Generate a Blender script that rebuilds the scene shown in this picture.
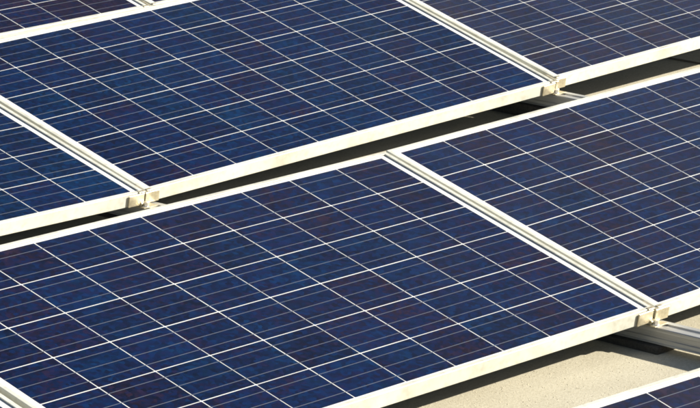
import bpy, bmesh, math, random
from mathutils import Matrix, Vector, noise

for o in list(bpy.data.objects):
    bpy.data.objects.remove(o)
S = bpy.context.scene
COL = S.collection
rnd = random.Random(7)
ZUP = 0.232                      # the roof lies at z = 0 under the joint in front

# ---------------------------------------------------------------- camera
cd = bpy.data.cameras.new('camera')
cam = bpy.data.objects.new('camera', cd)
COL.objects.link(cam)
cam.matrix_world = Matrix(((0.568652, 0.279388, -0.773678, -5.227521), (-0.822192, 0.221845, -0.524199, -6.233847), (0.025182, 0.934199, 0.355863, 2.562288), (0.000000, 0.000000, 0.000000, 1.000000)))
cd.sensor_width = 36.0
cd.lens = 173.69
cd.shift_x = -1.19668            # the photograph is an off-centre crop of a larger frame
cd.shift_y = 0.52836
cd.clip_start = 0.1
cd.clip_end = 2000
S.camera = cam

# ---------------------------------------------------------------- sky, sun, exposure
SX, SY = 1.22, -1.36             # sun: x and y for one unit of height
sun_dir = Vector((SX, SY, 1.0)).normalized()
world = bpy.data.worlds.new('World')
S.world = world
world.use_nodes = True
wn = world.node_tree
sky = wn.nodes.new('ShaderNodeTexSky')
sky.sky_type = 'NISHITA'
sky.sun_disc = False
sky.sun_elevation = math.asin(sun_dir.z)
sky.sun_rotation = math.atan2(sun_dir.x, sun_dir.y)
sky.air_density = 1.0
sky.dust_density = 1.2
bg = wn.nodes['Background']
bg.inputs['Strength'].default_value = 0.05
wn.links.new(sky.outputs['Color'], bg.inputs['Color'])
ld = bpy.data.lights.new('sun', 'SUN')
ld.energy = 5.0
ld.angle = math.radians(0.53)
ld.color = (1.0, 0.925, 0.775)
sun = bpy.data.objects.new('sun', ld)
COL.objects.link(sun)
sun.rotation_euler = sun_dir.to_track_quat('Z', 'Y').to_euler()
sun.location = (4, -6, 6)
S.view_settings.view_transform = 'Standard'
S.view_settings.look = 'None'
S.view_settings.gamma = 1.0
S.view_settings.exposure = 1.1
S.view_settings.use_curve_mapping = False
S.render.engine = 'CYCLES'
S.cycles.max_bounces = 8
S.cycles.filter_width = 1.8
S.cycles.transparent_max_bounces = 16

# ---------------------------------------------------------------- helpers
def mat(name):
    m = bpy.data.materials.new(name)
    m.use_nodes = True
    nt = m.node_tree
    return m, nt, nt.nodes['Principled BSDF']

def node(nt, kind, **kw):
    n = nt.nodes.new(kind)
    for k, v in kw.items():
        if k in n.inputs:
            n.inputs[k].default_value = v
        else:
            setattr(n, k, v)
    return n

def ramp(nt, stops):
    r = nt.nodes.new('ShaderNodeValToRGB')
    e = r.color_ramp.elements
    while len(e) > len(stops):
        e.remove(e[-1])
    while len(e) < len(stops):
        e.new(0.5)
    for el, (p, c) in zip(e, stops):
        el.position = p
        el.color = (c[0], c[1], c[2], 1) if not isinstance(c, float) else (c, c, c, 1)
    return r

def mix(nt, kind='MIX', fac=None):
    n = nt.nodes.new('ShaderNodeMix')
    n.data_type = 'RGBA'
    n.blend_type = kind
    if fac is not None:
        n.inputs[0].default_value = fac
    return n

def mesh(name, verts, faces, m, smooth=False):
    me = bpy.data.meshes.new(name)
    me.from_pydata([tuple(v) for v in verts], [], faces)
    bm = bmesh.new()
    bm.from_mesh(me)
    bmesh.ops.recalc_face_normals(bm, faces=bm.faces)
    bm.to_mesh(me)
    bm.free()
    me.materials.append(m)
    if smooth:
        for p in me.polygons:
            p.use_smooth = True
    return me

def link(name, me, parent=None, loc=(0, 0, 0), rot=(0, 0, 0)):
    o = bpy.data.objects.new(name, me)
    COL.objects.link(o)
    if parent:
        o.parent = parent
    o.location = loc
    o.rotation_euler = rot
    return o

def box_data(x0, x1, y0, y1, z0, z1):
    v = [(x, y, z) for x in (x0, x1) for y in (y0, y1) for z in (z0, z1)]
    f = [(0, 1, 3, 2), (4, 6, 7, 5), (0, 4, 5, 1), (2, 3, 7, 6), (0, 2, 6, 4), (1, 5, 7, 3)]
    return v, f

def bevel(me, w, seg=1):
    bm = bmesh.new()
    bm.from_mesh(me)
    bmesh.ops.bevel(bm, geom=list(bm.edges), offset=w, segments=seg, affect='EDGES', clamp_overlap=True)
    bm.to_mesh(me)
    bm.free()
    return me

def tag(o, label, cat, group=None):
    o['label'] = label
    o['category'] = cat
    if group:
        o['group'] = group
    return o

# ---------------------------------------------------------------- materials
def m_frame():
    m, nt, b = mat('anodised_aluminium')
    tc = node(nt, 'ShaderNodeTexCoord')
    oi = node(nt, 'ShaderNodeObjectInfo')
    add = node(nt, 'ShaderNodeVectorMath', operation='ADD')
    nt.links.new(tc.outputs['Object'], add.inputs[0])
    nt.links.new(oi.outputs['Location'], add.inputs[1])
    n1 = node(nt, 'ShaderNodeTexNoise', Scale=9.0, Detail=5.0, Roughness=0.6)
    n2 = node(nt, 'ShaderNodeTexNoise', Scale=60.0, Detail=4.0)
    nt.links.new(add.outputs[0], n1.inputs['Vector'])
    nt.links.new(add.outputs[0], n2.inputs['Vector'])
    r = ramp(nt, [(0.34, (0.50, 0.50, 0.44)), (0.50, (0.585, 0.59, 0.535)), (0.70, (0.66, 0.665, 0.62))])
    nt.links.new(n1.outputs['Fac'], r.inputs['Fac'])
    r2 = ramp(nt, [(0.30, (0.84, 0.82, 0.76)), (0.5, (1, 1, 1))])
    nt.links.new(n2.outputs['Fac'], r2.inputs['Fac'])
    mx = mix(nt, 'MULTIPLY', 0.6)
    nt.links.new(r.outputs[0], mx.inputs[6])
    nt.links.new(r2.outputs[0], mx.inputs[7])
    nt.links.new(mx.outputs[2], b.inputs['Base Color'])
    b.inputs['Metallic'].default_value = 0.25
    rr = ramp(nt, [(0.3, 0.38), (0.7, 0.55)])
    nt.links.new(n2.outputs['Fac'], rr.inputs['Fac'])
    nt.links.new(rr.outputs[0], b.inputs['Roughness'])
    return m

def m_rail():
    m, nt, b = mat('mill_aluminium')
    tc = node(nt, 'ShaderNodeTexCoord')
    mp = node(nt, 'ShaderNodeMapping')
    mp.inputs['Scale'].default_value = (60, 2.0, 60)
    nt.links.new(tc.outputs['Object'], mp.inputs['Vector'])
    n1 = node(nt, 'ShaderNodeTexNoise', Scale=3.0, Detail=4.0)
    nt.links.new(mp.outputs[0], n1.inputs['Vector'])
    r = ramp(nt, [(0.3, (0.34, 0.34, 0.34)), (0.7, (0.50, 0.50, 0.485))])
    nt.links.new(n1.outputs['Fac'], r.inputs['Fac'])
    nt.links.new(r.outputs[0], b.inputs['Base Color'])
    b.inputs['Metallic'].default_value = 0.4
    b.inputs['Roughness'].default_value = 0.36
    return m

def m_clamp():
    m, nt, b = mat('clamp_aluminium')
    tc = node(nt, 'ShaderNodeTexCoord')
    n1 = node(nt, 'ShaderNodeTexNoise', Scale=90.0, Detail=4.0)
    nt.links.new(tc.outputs['Object'], n1.inputs['Vector'])
    r = ramp(nt, [(0.3, (0.36, 0.32, 0.225)), (0.7, (0.54, 0.49, 0.36))])
    nt.links.new(n1.outputs['Fac'], r.inputs['Fac'])
    nt.links.new(r.outputs[0], b.inputs['Base Color'])
    b.inputs['Metallic'].default_value = 0.45
    b.inputs['Roughness'].default_value = 0.38
    return m

def m_steel():
    m, nt, b = mat('stainless_steel')
    b.inputs['Base Color'].default_value = (0.72, 0.70, 0.66, 1)
    b.inputs['Metallic'].default_value = 0.8
    b.inputs['Roughness'].default_value = 0.3
    return m

def m_cell():
    m, nt, b = mat('polycrystalline_silicon')
    tc = node(nt, 'ShaderNodeTexCoord')
    oi = node(nt, 'ShaderNodeObjectInfo')
    sc = node(nt, 'ShaderNodeVectorMath', operation='SCALE')
    sc.inputs['Scale'].default_value = 37.0
    cmb = node(nt, 'ShaderNodeCombineXYZ')
    nt.links.new(oi.outputs['Random'], cmb.inputs[0])
    mul = node(nt, 'ShaderNodeMath', operation='MULTIPLY')
    mul.inputs[1].default_value = 3.7
    nt.links.new(oi.outputs['Random'], mul.inputs[0])
    nt.links.new(mul.outputs[0], cmb.inputs[1])
    nt.links.new(cmb.outputs[0], sc.inputs[0])
    add = node(nt, 'ShaderNodeVectorMath', operation='ADD')
    nt.links.new(tc.outputs['Object'], add.inputs[0])
    nt.links.new(sc.outputs[0], add.inputs[1])
    # crystal grain
    vo = node(nt, 'ShaderNodeTexVoronoi', Scale=85.0)
    vo.distance = 'CHEBYCHEV'
    nt.links.new(add.outputs[0], vo.inputs['Vector'])
    sep = node(nt, 'ShaderNodeSeparateColor')
    nt.links.new(vo.outputs['Color'], sep.inputs[0])
    # wide tint drift inside one cell
    n1 = node(nt, 'ShaderNodeTexNoise', Scale=9.0, Detail=3.0, Roughness=0.6)
    nt.links.new(add.outputs[0], n1.inputs['Vector'])
    # cell to cell
    wn_ = node(nt, 'ShaderNodeAttribute')
    wn_.attribute_type = 'OBJECT'
    wn_.attribute_name = 'tint'
    # hue factor = noise*0.7 + random*0.5 + grain
    def madd(a, k, c=None, cval=0.0):
        q = node(nt, 'ShaderNodeMath', operation='MULTIPLY_ADD')
        nt.links.new(a, q.inputs[0])
        q.inputs[1].default_value = k
        if c is not None:
            nt.links.new(c, q.inputs[2])
        else:
            q.inputs[2].default_value = cval
        return q.outputs[0]
    h = madd(n1.outputs['Fac'], 1.05, None, -0.34)
    h = madd(wn_.outputs['Fac'], 1.0, h)
    h = madd(sep.outputs[0], 0.40, h)
    r = ramp(nt, [(0.12, (0.0004, 0.0140, 0.052)), (0.38, (0.0007, 0.0090, 0.043)), (0.62, (0.0016, 0.0055, 0.033)),
                  (0.84, (0.0068, 0.0048, 0.023)), (1.0, (0.0130, 0.0060, 0.017))])
    nt.links.new(h, r.inputs['Fac'])
    # brightness by grain and cell
    g = madd(sep.outputs[1], 0.95, None, 0.40)
    g2 = madd(oi.outputs['Random'], 0.35, g)
    vm = node(nt, 'ShaderNodeVectorMath', operation='SCALE')
    nt.links.new(r.outputs[0], vm.inputs[0])
    nt.links.new(g2, vm.inputs['Scale'])
    nt.links.new(vm.outputs[0], b.inputs['Base Color'])
    b.inputs['Roughness'].default_value = 0.5
    b.inputs['Specular IOR Level'].default_value = 0.12
    return m

def m_busbar():
    m, nt, b = mat('tinned_ribbon')
    b.inputs['Base Color'].default_value = (0.15, 0.16, 0.205, 1)
    b.inputs['Metallic'].default_value = 0.35
    b.inputs['Roughness'].default_value = 0.45
    return m

def m_back():
    m, nt, b = mat('white_backsheet')
    tc = node(nt, 'ShaderNodeTexCoord')
    n1 = node(nt, 'ShaderNodeTexNoise', Scale=14.0, Detail=4.0)
    nt.links.new(tc.outputs['Object'], n1.inputs['Vector'])
    r = ramp(nt, [(0.3, (0.60, 0.59, 0.62)), (0.7, (0.69, 0.68, 0.70))])
    nt.links.new(n1.outputs['Fac'], r.inputs['Fac'])
    nt.links.new(r.outputs[0], b.inputs['Base Color'])
    b.inputs['Roughness'].default_value = 0.6
    return m

def m_glass():
    """thin solar glass: clear, with a Schlick reflection that is the same from both sides"""
    m = bpy.data.materials.new('solar_glass')
    m.use_nodes = True
    nt = m.node_tree
    nt.nodes.clear()
    out = node(nt, 'ShaderNodeOutputMaterial')
    tr = node(nt, 'ShaderNodeBsdfTransparent')
    tr.inputs['Color'].default_value = (0.97, 0.985, 0.975, 1)
    gl = node(nt, 'ShaderNodeBsdfGlossy')
    tc = node(nt, 'ShaderNodeTexCoord')
    n1 = node(nt, 'ShaderNodeTexNoise', Scale=6.0, Detail=6.0, Roughness=0.65)
    nt.links.new(tc.outputs['Object'], n1.inputs['Vector'])
    rr = ramp(nt, [(0.35, 0.06), (0.7, 0.16)])
    nt.links.new(n1.outputs['Fac'], rr.inputs['Fac'])
    nt.links.new(rr.outputs[0], gl.inputs['Roughness'])
    lw = node(nt, 'ShaderNodeLayerWeight', Blend=0.5)
    pw = node(nt, 'ShaderNodeMath', operation='POWER')
    pw.inputs[1].default_value = 5.0
    nt.links.new(lw.outputs['Facing'], pw.inputs[0])
    ma = node(nt, 'ShaderNodeMath', operation='MULTIPLY_ADD')
    ma.inputs[1].default_value = 0.70      # anti-reflective solar glass
    ma.inputs[2].default_value = 0.018
    nt.links.new(pw.outputs[0], ma.inputs[0])
    mx = node(nt, 'ShaderNodeMixShader')
    nt.links.new(ma.outputs[0], mx.inputs[0])
    nt.links.new(tr.outputs[0], mx.inputs[1])
    nt.links.new(gl.outputs[0], mx.inputs[2])
    # thin pale film
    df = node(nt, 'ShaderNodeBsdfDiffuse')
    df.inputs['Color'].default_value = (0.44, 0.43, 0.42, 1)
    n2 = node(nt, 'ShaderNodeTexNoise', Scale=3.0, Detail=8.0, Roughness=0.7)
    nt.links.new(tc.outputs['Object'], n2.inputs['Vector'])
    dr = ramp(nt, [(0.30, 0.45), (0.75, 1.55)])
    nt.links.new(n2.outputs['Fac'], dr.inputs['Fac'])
    # film strength is set per panel and ramps from its left to its right end
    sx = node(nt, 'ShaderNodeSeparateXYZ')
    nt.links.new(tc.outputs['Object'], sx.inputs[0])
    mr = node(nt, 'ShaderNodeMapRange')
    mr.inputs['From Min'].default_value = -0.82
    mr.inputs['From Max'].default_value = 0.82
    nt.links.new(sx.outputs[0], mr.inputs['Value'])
    for nm, sock in (('film_left', 'To Min'), ('film_right', 'To Max')):
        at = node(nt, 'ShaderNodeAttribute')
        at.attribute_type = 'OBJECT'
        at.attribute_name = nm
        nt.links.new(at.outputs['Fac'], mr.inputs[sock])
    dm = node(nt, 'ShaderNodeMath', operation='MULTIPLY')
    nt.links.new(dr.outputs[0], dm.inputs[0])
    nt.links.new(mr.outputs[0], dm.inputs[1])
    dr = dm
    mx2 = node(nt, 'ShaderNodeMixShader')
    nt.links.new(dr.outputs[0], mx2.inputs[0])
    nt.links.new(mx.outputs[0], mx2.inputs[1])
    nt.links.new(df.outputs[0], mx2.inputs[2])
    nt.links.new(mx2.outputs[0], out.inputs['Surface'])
    # underside and rim: just clear
    m2 = bpy.data.materials.new('solar_glass_underside')
    m2.use_nodes = True
    nt = m2.node_tree
    nt.nodes.clear()
    out = node(nt, 'ShaderNodeOutputMaterial')
    tr = node(nt, 'ShaderNodeBsdfTransparent')
    nt.links.new(tr.outputs[0], out.inputs['Surface'])
    return m, m2

def m_roof():
    m, nt, b = mat('mineral_roofing')
    tc = node(nt, 'ShaderNodeTexCoord')
    n1 = node(nt, 'ShaderNodeTexNoise', Scale=120.0, Detail=6.0, Roughness=0.75)
    n2 = node(nt, 'ShaderNodeTexNoise', Scale=3.0, Detail=6.0, Roughness=0.6)
    vo = node(nt, 'ShaderNodeTexVoronoi', Scale=260.0)
    for n in (n1, n2, vo):
        nt.links.new(tc.outputs['Object'], n.inputs['Vector'])
    r = ramp(nt, [(0.30, (0.37, 0.345, 0.27)), (0.48, (0.465, 0.44, 0.36)), (0.70, (0.555, 0.535, 0.455))])
    nt.links.new(n1.outputs['Fac'], r.inputs['Fac'])
    r2 = ramp(nt, [(0.3, (0.86, 0.84, 0.80)), (0.7, (1.05, 1.04, 1.02))])
    nt.links.new(n2.outputs['Fac'], r2.inputs['Fac'])
    mx = mix(nt, 'MULTIPLY', 1.0)
    nt.links.new(r.outputs[0], mx.inputs[6])
    nt.links.new(r2.outputs[0], mx.inputs[7])
    nt.links.new(mx.outputs[2], b.inputs['Base Color'])
    b.inputs['Roughness'].default_value = 0.95
    b.inputs['Specular IOR Level'].default_value = 0.1
    bp = node(nt, 'ShaderNodeBump')
    bp.inputs['Strength'].default_value = 0.22
    bp.inputs['Distance'].default_value = 0.002
    nt.links.new(vo.outputs['Distance'], bp.inputs['Height'])
    nt.links.new(bp.outputs[0], b.inputs['Normal'])
    return m

def m_grain():
    m, nt, b = mat('roofing_grit')
    tc = node(nt, 'ShaderNodeTexCoord')
    n1 = node(nt, 'ShaderNodeTexNoise', Scale=140.0, Detail=2.0)
    nt.links.new(tc.outputs['Object'], n1.inputs['Vector'])
    r = ramp(nt, [(0.3, (0.38, 0.335, 0.24)), (0.5, (0.46, 0.42, 0.32)), (0.7, (0.56, 0.52, 0.42))])
    nt.links.new(n1.outputs['Fac'], r.inputs['Fac'])
    nt.links.new(r.outputs[0], b.inputs['Base Color'])
    b.inputs['Roughness'].default_value = 0.95
    return m

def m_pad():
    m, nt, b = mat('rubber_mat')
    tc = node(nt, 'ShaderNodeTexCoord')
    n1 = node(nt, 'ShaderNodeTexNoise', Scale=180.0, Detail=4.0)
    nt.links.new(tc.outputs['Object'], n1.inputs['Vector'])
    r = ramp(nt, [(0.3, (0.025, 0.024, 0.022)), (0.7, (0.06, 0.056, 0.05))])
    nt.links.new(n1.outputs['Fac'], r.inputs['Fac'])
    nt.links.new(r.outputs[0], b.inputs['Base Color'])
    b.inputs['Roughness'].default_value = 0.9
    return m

def m_roof_line():
    m, nt, b = mat('dark_brown_line')
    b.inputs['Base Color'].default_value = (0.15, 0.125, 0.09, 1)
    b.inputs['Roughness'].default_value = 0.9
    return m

FRAME, RAIL, CLAMP, STEEL = m_frame(), m_rail(), m_clamp(), m_steel()
CELL, BUS, BACK, ROOF, GRAIN, PAD = m_cell(), m_busbar(), m_back(), m_roof(), m_grain(), m_pad()
GLASS, GLASS2 = m_glass()

# ---------------------------------------------------------------- layout (fitted)
PX, PY, TILT = 1.65517, 1.96256, 0.258594
PW, PH = 1.640, 0.988
D = math.radians
# (row, column): small rotation of each panel (deg), offset (m)
POSE = {
    (0, 0):  ((0.0, 0.0, 0.0), (0.0, 0.0, 0.0)),
    (0, 1):  ((0.30, -0.90, 0.48), (0.0024, 0.0140, 0.0105)),
    (0, -1): ((0.0, 0.35, 0.0), (0.0, 0.0, 0.004)),
    (1, 1):  ((0.29, -1.27, 0.43), (-0.0104, 0.0027, -0.0026)),
    (1, 2):  ((-0.37, -1.70, 0.25), (0.0061, 0.0334, 0.0371)),
    (1, 0):  ((-0.36, 0.69, -0.08), (-0.0064, -0.0135, -0.0139)),
    (2, 1):  ((-0.60, -0.75, -0.35), (0.0, 0.040, -0.024)),
    (2, 2):  ((-0.60, -0.75, -0.35), (0.003, 0.030, -0.004)),
    (-1, 0): ((0.13, 0.40, -1.17), (0.0, -0.0223, 0.0191)),
}
def panel_matrix(key):
    (r, k) = key
    rot, t = POSE[key]
    w = Vector([D(a) for a in rot])
    Rq = Matrix.Rotation(w.length, 4, w.normalized()) if w.length > 0 else Matrix.Identity(4)
    return (Matrix.Translation((k * PX + t[0], r * PY + t[1], t[2] + ZUP))
            @ Matrix.Rotation(TILT, 4, 'X') @ Rq)

def front_corner_z():
    pts = {}
    for key in POSE:
        M = panel_matrix(key)
        for s, kk in ((-1, key[1]), (1, key[1] + 1)):
            p = M @ Vector((s * 0.82, -0.495, 0))
            pts.setdefault((key[0], kk), []).append(p)
    return {k: sum(v, Vector()) / len(v) for k, v in pts.items()}
CORN = front_corner_z()           # (row, joint): joint j lies at x = (j - 0.5) * PX

# ---------------------------------------------------------------- the roof
def ground_z(x, y):
    """a slight fall towards the back, and shallow unevenness"""
    if abs(x) > 12 or abs(y) > 12:
        return -0.0035 * max(-40, min(40, y + 0.47))
    return (-0.0035 * (y + 0.47) + 0.002 * noise.noise(Vector((x * 0.9 + 3.1, y * 0.9, 0.5)))
            + 0.014 * math.exp(-((x - 3.5) ** 2 + (y - 1.7) ** 2) / (2 * 0.55 ** 2)))

def build_roof():
    def axis(a, b):
        fine = [a + i * 0.1 for i in range(int(round((b - a) / 0.1)) + 1)]
        outer = [1, 2.5, 5, 10, 20, 45, 100, 250, 500]
        return [a - d for d in reversed(outer)] + fine + [b + d for d in outer]
    xs, ys = axis(-4.0, 7.0), axis(-5.0, 7.0)
    V = [(x, y, ground_z(x, y)) for y in ys for x in xs]
    n = len(xs)
    F = [(j * n + i, j * n + i + 1, (j + 1) * n + i + 1, (j + 1) * n + i) for j in range(len(ys) - 1) for i in range(n - 1)]
    o = link('flat_roof', mesh('flat_roof', V, F, ROOF, True))
    o['kind'] = 'structure'
    o['label'] = 'sunlit sandy beige mineral roof surface beneath the panels'
    # a narrow raised dark line on the roof, running front to back
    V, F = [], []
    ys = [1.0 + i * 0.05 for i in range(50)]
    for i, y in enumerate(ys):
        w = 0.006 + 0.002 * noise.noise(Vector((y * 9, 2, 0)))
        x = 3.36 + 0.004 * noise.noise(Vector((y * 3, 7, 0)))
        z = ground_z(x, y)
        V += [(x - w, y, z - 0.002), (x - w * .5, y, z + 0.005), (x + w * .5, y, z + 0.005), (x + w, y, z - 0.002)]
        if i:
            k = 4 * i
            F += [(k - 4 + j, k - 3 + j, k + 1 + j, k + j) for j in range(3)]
    link('dark_roof_line', mesh('dark_roof_line', V, F, m_roof_line(), True), o)
    # loose grit, in the strips of roof that lie open between the rows
    V, F = [], []
    def grit(n, x0, x1, y0, y1):
        for _ in range(n):
            x, y = rnd.uniform(x0, x1), rnd.uniform(y0, y1)
            s = rnd.choice((0.0009, 0.0012, 0.0014, 0.0017, 0.0022))
            z = ground_z(x, y) + s * 0.05
            a = rnd.uniform(0, 6.28)
            i = len(V)
            for k in range(4):
                q = a + k * 1.571 + rnd.uniform(-0.4, 0.4)
                l = s * rnd.uniform(0.7, 1.3)
                V.append((x + l * math.cos(q), y + l * math.sin(q), z + rnd.uniform(-0.2, 0.2) * s))
            V.append((x + rnd.uniform(-.3, .3) * s, y + rnd.uniform(-.3, .3) * s, z + s * rnd.uniform(0.5, 0.9)))
            V.append((x, y, z - s * 0.8))
            for k in range(4):
                F.append((i + k, i + (k + 1) % 4, i + 4))
                F.append((i + (k + 1) % 4, i + k, i + 5))
    grit(7000, -0.5, 1.4, -1.45, -0.2)
    grit(1500, 2.2, 4.2, 1.35, 2.0)
    g = link('roof_grit', mesh('roof_grit', V, F, GRAIN))
    g['kind'] = 'stuff'
    g['label'] = 'fine loose beige grit scattered over the open roof strips'
build_roof()

# ---------------------------------------------------------------- panel parts (shared meshes)
def frame_bar(L, name):
    """one mitred length of hollow frame: outer face at y = 0, runs along x, inward is +y"""
    prof = [(0.0006, -0.0345), (0.0, -0.0339), (0.0, 0.0036), (0.0009, 0.0044), (0.0113, 0.0044), (0.0120, 0.0039), (0.0120, 0.0018),
            (0.0022, 0.0018), (0.0022, -0.0322), (0.0260, -0.0322), (0.0260, -0.0345)]
    V, F = [], []
    n = len(prof)
    for s in (-1, 1):
        for (y, z) in prof:
            V.append((s * (L / 2 - y), y, z))          # 45 degree mitre
    for i in range(n):
        j = (i + 1) % n
        F.append((i, j, n + j, n + i))
    F.append(tuple(range(n)))
    F.append(tuple(range(2 * n - 1, n - 1, -1)))
    return mesh(name, V, F, FRAME)

ME_LONG = frame_bar(PW, 'frame_bar_long')
ME_SHORT = frame_bar(PH, 'frame_bar_short')
CW, PITCH = 0.1548, 0.158
def cell_mesh():
    h, c = CW / 2, 0.0016
    o = [(-h + c, -h), (h - c, -h), (h, -h + c), (h, h - c), (h - c, h), (-h + c, h), (-h, h - c), (-h, -h + c)]
    V = [(x, y, 0.0) for x, y in o] + [(x, y, -0.0003) for x, y in o]
    F = [tuple(range(8)), tuple(range(15, 7, -1))] + [(i, (i + 1) % 8, 8 + (i + 1) % 8, 8 + i) for i in range(8)]
    return mesh('cell', V, F, CELL)
ME_CELL = cell_mesh()
ME_BUS = mesh('busbar', *box_data(-0.7885, 0.7885, -0.0009, 0.0009, 0.00005, 0.00022), BUS)
ME_BACK = mesh('backsheet', *box_data(-0.8145, 0.8145, -0.492, 0.492, -0.0012, -0.0005), BACK)
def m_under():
    m, nt, b = mat('bounce_cut_underside')
    b.inputs['Base Color'].default_value = (0.03, 0.03, 0.032, 1)  # underside made dark to cut bounced light and deepen the shade below
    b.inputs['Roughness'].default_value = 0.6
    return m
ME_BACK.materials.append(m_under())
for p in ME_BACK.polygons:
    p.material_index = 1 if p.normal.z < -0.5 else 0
ME_GLASS = mesh('glass', *box_data(-0.8145, 0.8145, -0.492, 0.492, 0.0005, 0.0021), GLASS)
ME_GLASS.materials.append(GLASS2)
for p in ME_GLASS.polygons:
    p.material_index = 0 if p.normal.z > 0.5 else 1
ME_BOX = bevel(mesh('junction_box', *box_data(-0.055, 0.055, -0.05, 0.05, -0.0255, -0.0015), PAD), 0.003)

# cells of one batch have one hue: some panels run to blue, some to violet brown
TINT = {(0, 0): 0.20, (0, 1): 0.22, (0, -1): 0.2, (1, 1): 0.09, (1, 0): 0.08, (1, 2): 0.20, (2, 1): 0.42, (2, 2): 0.3, (-1, 0): 0.32}
FILM = {(0, 0): (0.0005, 0.010), (0, 1): (0.014, 0.027), (1, 1): (0.0005, 0.010), (1, 2): (0.025, 0.037),
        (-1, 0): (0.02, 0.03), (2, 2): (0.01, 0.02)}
def build_panel(key, label):
    root = link('solar_panel', None)
    root.empty_display_size = 0.2
    root.matrix_world = panel_matrix(key)
    tag(root, label, 'solar panel', 'framed solar panels in tilted rows')
    link('frame_bar', ME_LONG, root, (0, -PH / 2, 0))
    link('frame_bar', ME_LONG, root, (0, PH / 2, 0), (0, 0, math.pi))
    link('frame_bar', ME_SHORT, root, (PW / 2, 0, 0), (0, 0, math.pi / 2))
    link('frame_bar', ME_SHORT, root, (-PW / 2, 0, 0), (0, 0, -math.pi / 2))
    link('backsheet', ME_BACK, root)
    g = link('glass', ME_GLASS, root)
    g['film_left'], g['film_right'] = FILM.get(key, (0.001, 0.001))
    link('junction_box', ME_BOX, root, (0, 0.40, 0))
    for j in range(6):
        y = (j - 2.5) * PITCH
        for i in range(10):
            # hand-laid strings: cells sit a fraction of a millimetre off the grid, any way up
            c = link('cell', ME_CELL, root,
                 ((i - 4.5) * PITCH + rnd.uniform(-3, 3) * 1e-4, y + rnd.uniform(-3, 3) * 1e-4, 0),
                 (0, 0, rnd.choice((0, 1, 2, 3)) * math.pi / 2 + rnd.uniform(-1, 1) * 0.0015))
            c['tint'] = TINT.get(key, 0.15) + rnd.uniform(-0.14, 0.14) + (0.11 if rnd.random() < 0.12 else 0.0)
        for b in (-0.0465, 0.0, 0.0465):
            link('busbar', ME_BUS, root, (0, y + b + rnd.uniform(-2, 2) * 1e-4, 0))
    return root

build_panel((0, 0), 'foreground solar panel whose whole front edge runs above the sunlit beige roof')
build_panel((0, 1), 'solar panel right of the foreground panel, cut off by the right picture edge')
build_panel((0, -1), 'sliver of solar panel in the bottom left corner')
build_panel((1, 1), 'upper middle solar panel with both front clamps and its whole front edge in view')
build_panel((1, 2), 'solar panel in the upper right corner, right of the clamp behind the dark gap')
build_panel((1, 0), 'solar panel at the left edge, left of the upper middle panel and its clamp')
build_panel((2, 1), 'rearmost solar panel in the top left corner behind a bright white frame edge')
build_panel((2, 2), 'tiny corner of rear solar panel at the top edge, right of the top left panel')
build_panel((-1, 0), 'nearest solar panel, its back corner cut off at the bottom right of the picture')

# ---------------------------------------------------------------- mounting rails
RW = 0.060
def rail_profile():
    h = RW / 2
    # top with a shallow slot, flanks with a recessed channel, flange at the foot
    L = [(-h + 0.002, 0.0), (-h, -0.002), (-h, -0.011), (-h + 0.004, -0.013), (-h + 0.004, -0.027), (-h + 0.001, -0.029),
         (-h + 0.001, -0.0385), (-h - 0.003, -0.0400), (-h - 0.003, -0.0430)]
    R_ = [(-x, z) for x, z in reversed(L)]
    top = [(0.011, 0.0), (0.009, -0.004), (-0.009, -0.004), (-0.011, 0.0)]
    return L + R_ + top

def build_rail(x, stations, posts, pads, label):
    """stations: (y, z of the rail top)"""
    root = link('mounting_rail', None, None, (x, stations[0][0], stations[0][1] - 0.043))
    base = Vector(root.location)
    tag(root, label, 'rail', 'aluminium rails running under the panel joints')
    pr = rail_profile()
    n = len(pr)
    V, F = [], []
    for (y, z) in stations:
        for (px, pz) in pr:
            V.append((px, y - base.y, z + pz - base.z))
    for s in range(len(stations) - 1):
        for i in range(n):
            j = (i + 1) % n
            F.append((s * n + i, s * n + j, (s + 1) * n + j, (s + 1) * n + i))
    F.append(tuple(range(n)))
    F.append(tuple(range(len(V) - 1, len(V) - n - 1, -1)))
    link('profile', mesh('profile', V, F, RAIL), root)
    def top(y):
        for (a, b) in zip(stations, stations[1:]):
            if a[0] <= y <= b[0]:
                return a[1] + (b[1] - a[1]) * (y - a[0]) / (b[0] - a[0])
        return stations[0][1] if y < stations[0][0] else stations[-1][1]
    for (y, zt) in posts:                                   # back legs that carry the raised edges
        z0 = top(y)
        v, f = box_data(-0.02, 0.02, -0.0175, 0.0175, 0.0, zt - z0)
        bp = link('back_post', bevel(mesh('back_post', v, f, RAIL), 0.002), root, (0, y - base.y, z0 - base.z))
        v, f = box_data(-0.034, 0.034, -0.03, 0.03, 0.0, 0.003)
        link('post_head', bevel(mesh('post_head', v, f, RAIL), 0.0008), bp, (0, 0, zt - z0), (TILT, 0, 0))
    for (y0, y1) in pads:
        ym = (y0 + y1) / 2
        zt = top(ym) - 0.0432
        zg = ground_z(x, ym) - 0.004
        v, f = box_data(-0.052, 0.028, -(y1 - y0) / 2, (y1 - y0) / 2, 0, zt - zg)  # support pad, widened on the left so its black fills in shade there
        link('pad_and_shade', bevel(mesh('pad_and_shade', v, f, PAD), 0.002), root, (0, ym - base.y, zg - base.z))
    return root, top

def joint_info(j):
    rows = sorted(r for (r, k) in CORN if k == j)
    return [(r, CORN[(r, j)]) for r in rows]

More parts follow.
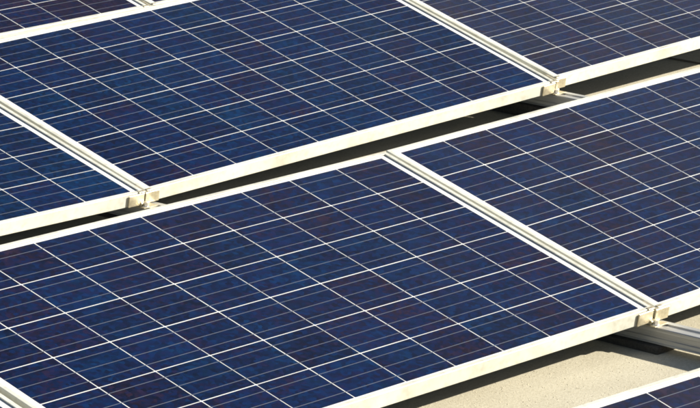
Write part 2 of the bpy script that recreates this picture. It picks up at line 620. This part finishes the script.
RAIL_TOP = {}
def rail_at(j, ya, yb, dx, label):
    info = joint_info(j)
    x = (j - 0.5) * PX + dx
    st = [(p.y, p.z - 0.0395) for r, p in info]
    st = [(ya, st[0][1])] + st + [(yb, st[-1][1])]
    posts, pads = [], []
    for r, p in info:
        ks = [k for k in (j - 1, j) if (r, k) in POSE]
        q = [panel_matrix((r, k)) @ Vector(((0.815 if k == j - 1 else -0.815), 0.45, -0.0345)) for k in ks]
        posts.append((sum(v.y for v in q) / len(q), min(v.z for v in q) - 0.006))
        pads += [(p.y - 0.045, p.y + 0.42), (posts[-1][0] - 0.08, posts[-1][0] + 0.08)]  # front pads lengthened backwards so their black reads as shade
    root, top = build_rail(x, st, posts, pads, label)
    RAIL_TOP[j] = (x, top)
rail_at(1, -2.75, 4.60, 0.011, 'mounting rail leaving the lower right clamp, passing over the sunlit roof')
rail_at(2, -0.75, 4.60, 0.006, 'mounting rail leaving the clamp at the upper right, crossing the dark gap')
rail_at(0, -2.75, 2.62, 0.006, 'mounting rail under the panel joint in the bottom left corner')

# ---------------------------------------------------------------- clamps at the front joints
def build_clamp(row, j, label):
    kl, kr = j - 1, j
    ML, MR = panel_matrix((row, kl)), panel_matrix((row, kr))
    pl = ML @ Vector((PW / 2, -PH / 2, -0.0345))
    pr = MR @ Vector((-PW / 2, -PH / 2, -0.0345))
    x, top = RAIL_TOP[j]
    mid = (pl + pr) / 2
    base = Vector((mid.x, mid.y, top(mid.y)))
    root = link('panel_clamp', None, None, base)
    root.empty_display_size = 0.05
    tag(root, label, 'clamp', 'clamps on the front corners of the panels')
    inv = Matrix.Translation(-base)
    def part(name, x0, x1, y0, y1, z0, z1, M, bev=0.0012, m=CLAMP, extra=None):
        me = bevel(mesh(name, *box_data(x0, x1, y0, y1, z0, z1), m), bev)
        o = link(name, me, root)
        o.matrix_local = inv @ M @ (extra or Matrix.Identity(4))
        return o
    # plates hooked round the front faces of the two frames
    hl = Matrix.Translation((PW / 2, -PH / 2, 0))
    hr = Matrix.Translation((-PW / 2, -PH / 2, 0))
    a = part('clamp_plate', -0.058, -0.003, -0.0048, -0.0012, -0.0342, 0.0012, ML @ hl, extra=Matrix.Rotation(D(2.0), 4, 'Z'))
    b = part('clamp_plate', 0.003, 0.046, -0.0046, -0.0010, -0.0350, 0.0000, MR @ hr, extra=Matrix.Rotation(D(-1.2), 4, 'Z'))
    # lips over the frame tops
    v, f = box_data(-0.022, -0.002, -0.0046, 0.0065, 0.0047, 0.0066)
    o = link('hook', bevel(mesh('hook', v, f, CLAMP), 0.0007), root)
    o.matrix_local = inv @ ML @ hl
    v, f = box_data(0.002, 0.020, -0.0046, 0.0065, 0.0047, 0.0066)
    o = link('hook', bevel(mesh('hook', v, f, CLAMP), 0.0007), root)
    o.matrix_local = inv @ MR @ hr
    # web that stands in the gap, and the bracket it belongs to
    Mm = Matrix.Translation(mid) @ Matrix.Rotation(TILT, 4, 'X')
    part('web', -0.0055, 0.0060, -0.0100, 0.045, 0.002, 0.0375, Mm)
    part('web', -0.0240, 0.0060, -0.0170, -0.0055, 0.000, 0.0120, Mm)
    ft = part('foot', -0.028, 0.022, -0.034, 0.040, 0.0002, 0.0036, Matrix.Translation(base), 0.0010)
    # hexagon bolt with washer
    def hexa(r, h, n):
        bm = bmesh.new()
        bmesh.ops.create_cone(bm, cap_ends=True, segments=n, radius1=r, radius2=r * 0.94, depth=h)
        me = bpy.data.meshes.new('bolt')
        bm.to_mesh(me)
        bm.free()
        me.materials.append(STEEL)
        return me
    link('washer', hexa(0.0105, 0.002, 20), ft, (-0.012, -0.022, 0.0048))
    link('bolt', hexa(0.0075, 0.0085, 6), ft, (-0.012, -0.022, 0.0100))
    return root
build_clamp(0, 1, 'aluminium clamp at the lower right joint, above the rail over sunlit roof')
build_clamp(1, 1, 'aluminium clamp at the joint left of the upper middle panel')
build_clamp(1, 2, 'aluminium clamp at the joint right of the upper middle panel')
build_clamp(2, 2, 'aluminium clamp at the rear joint near the top left edge of the picture')
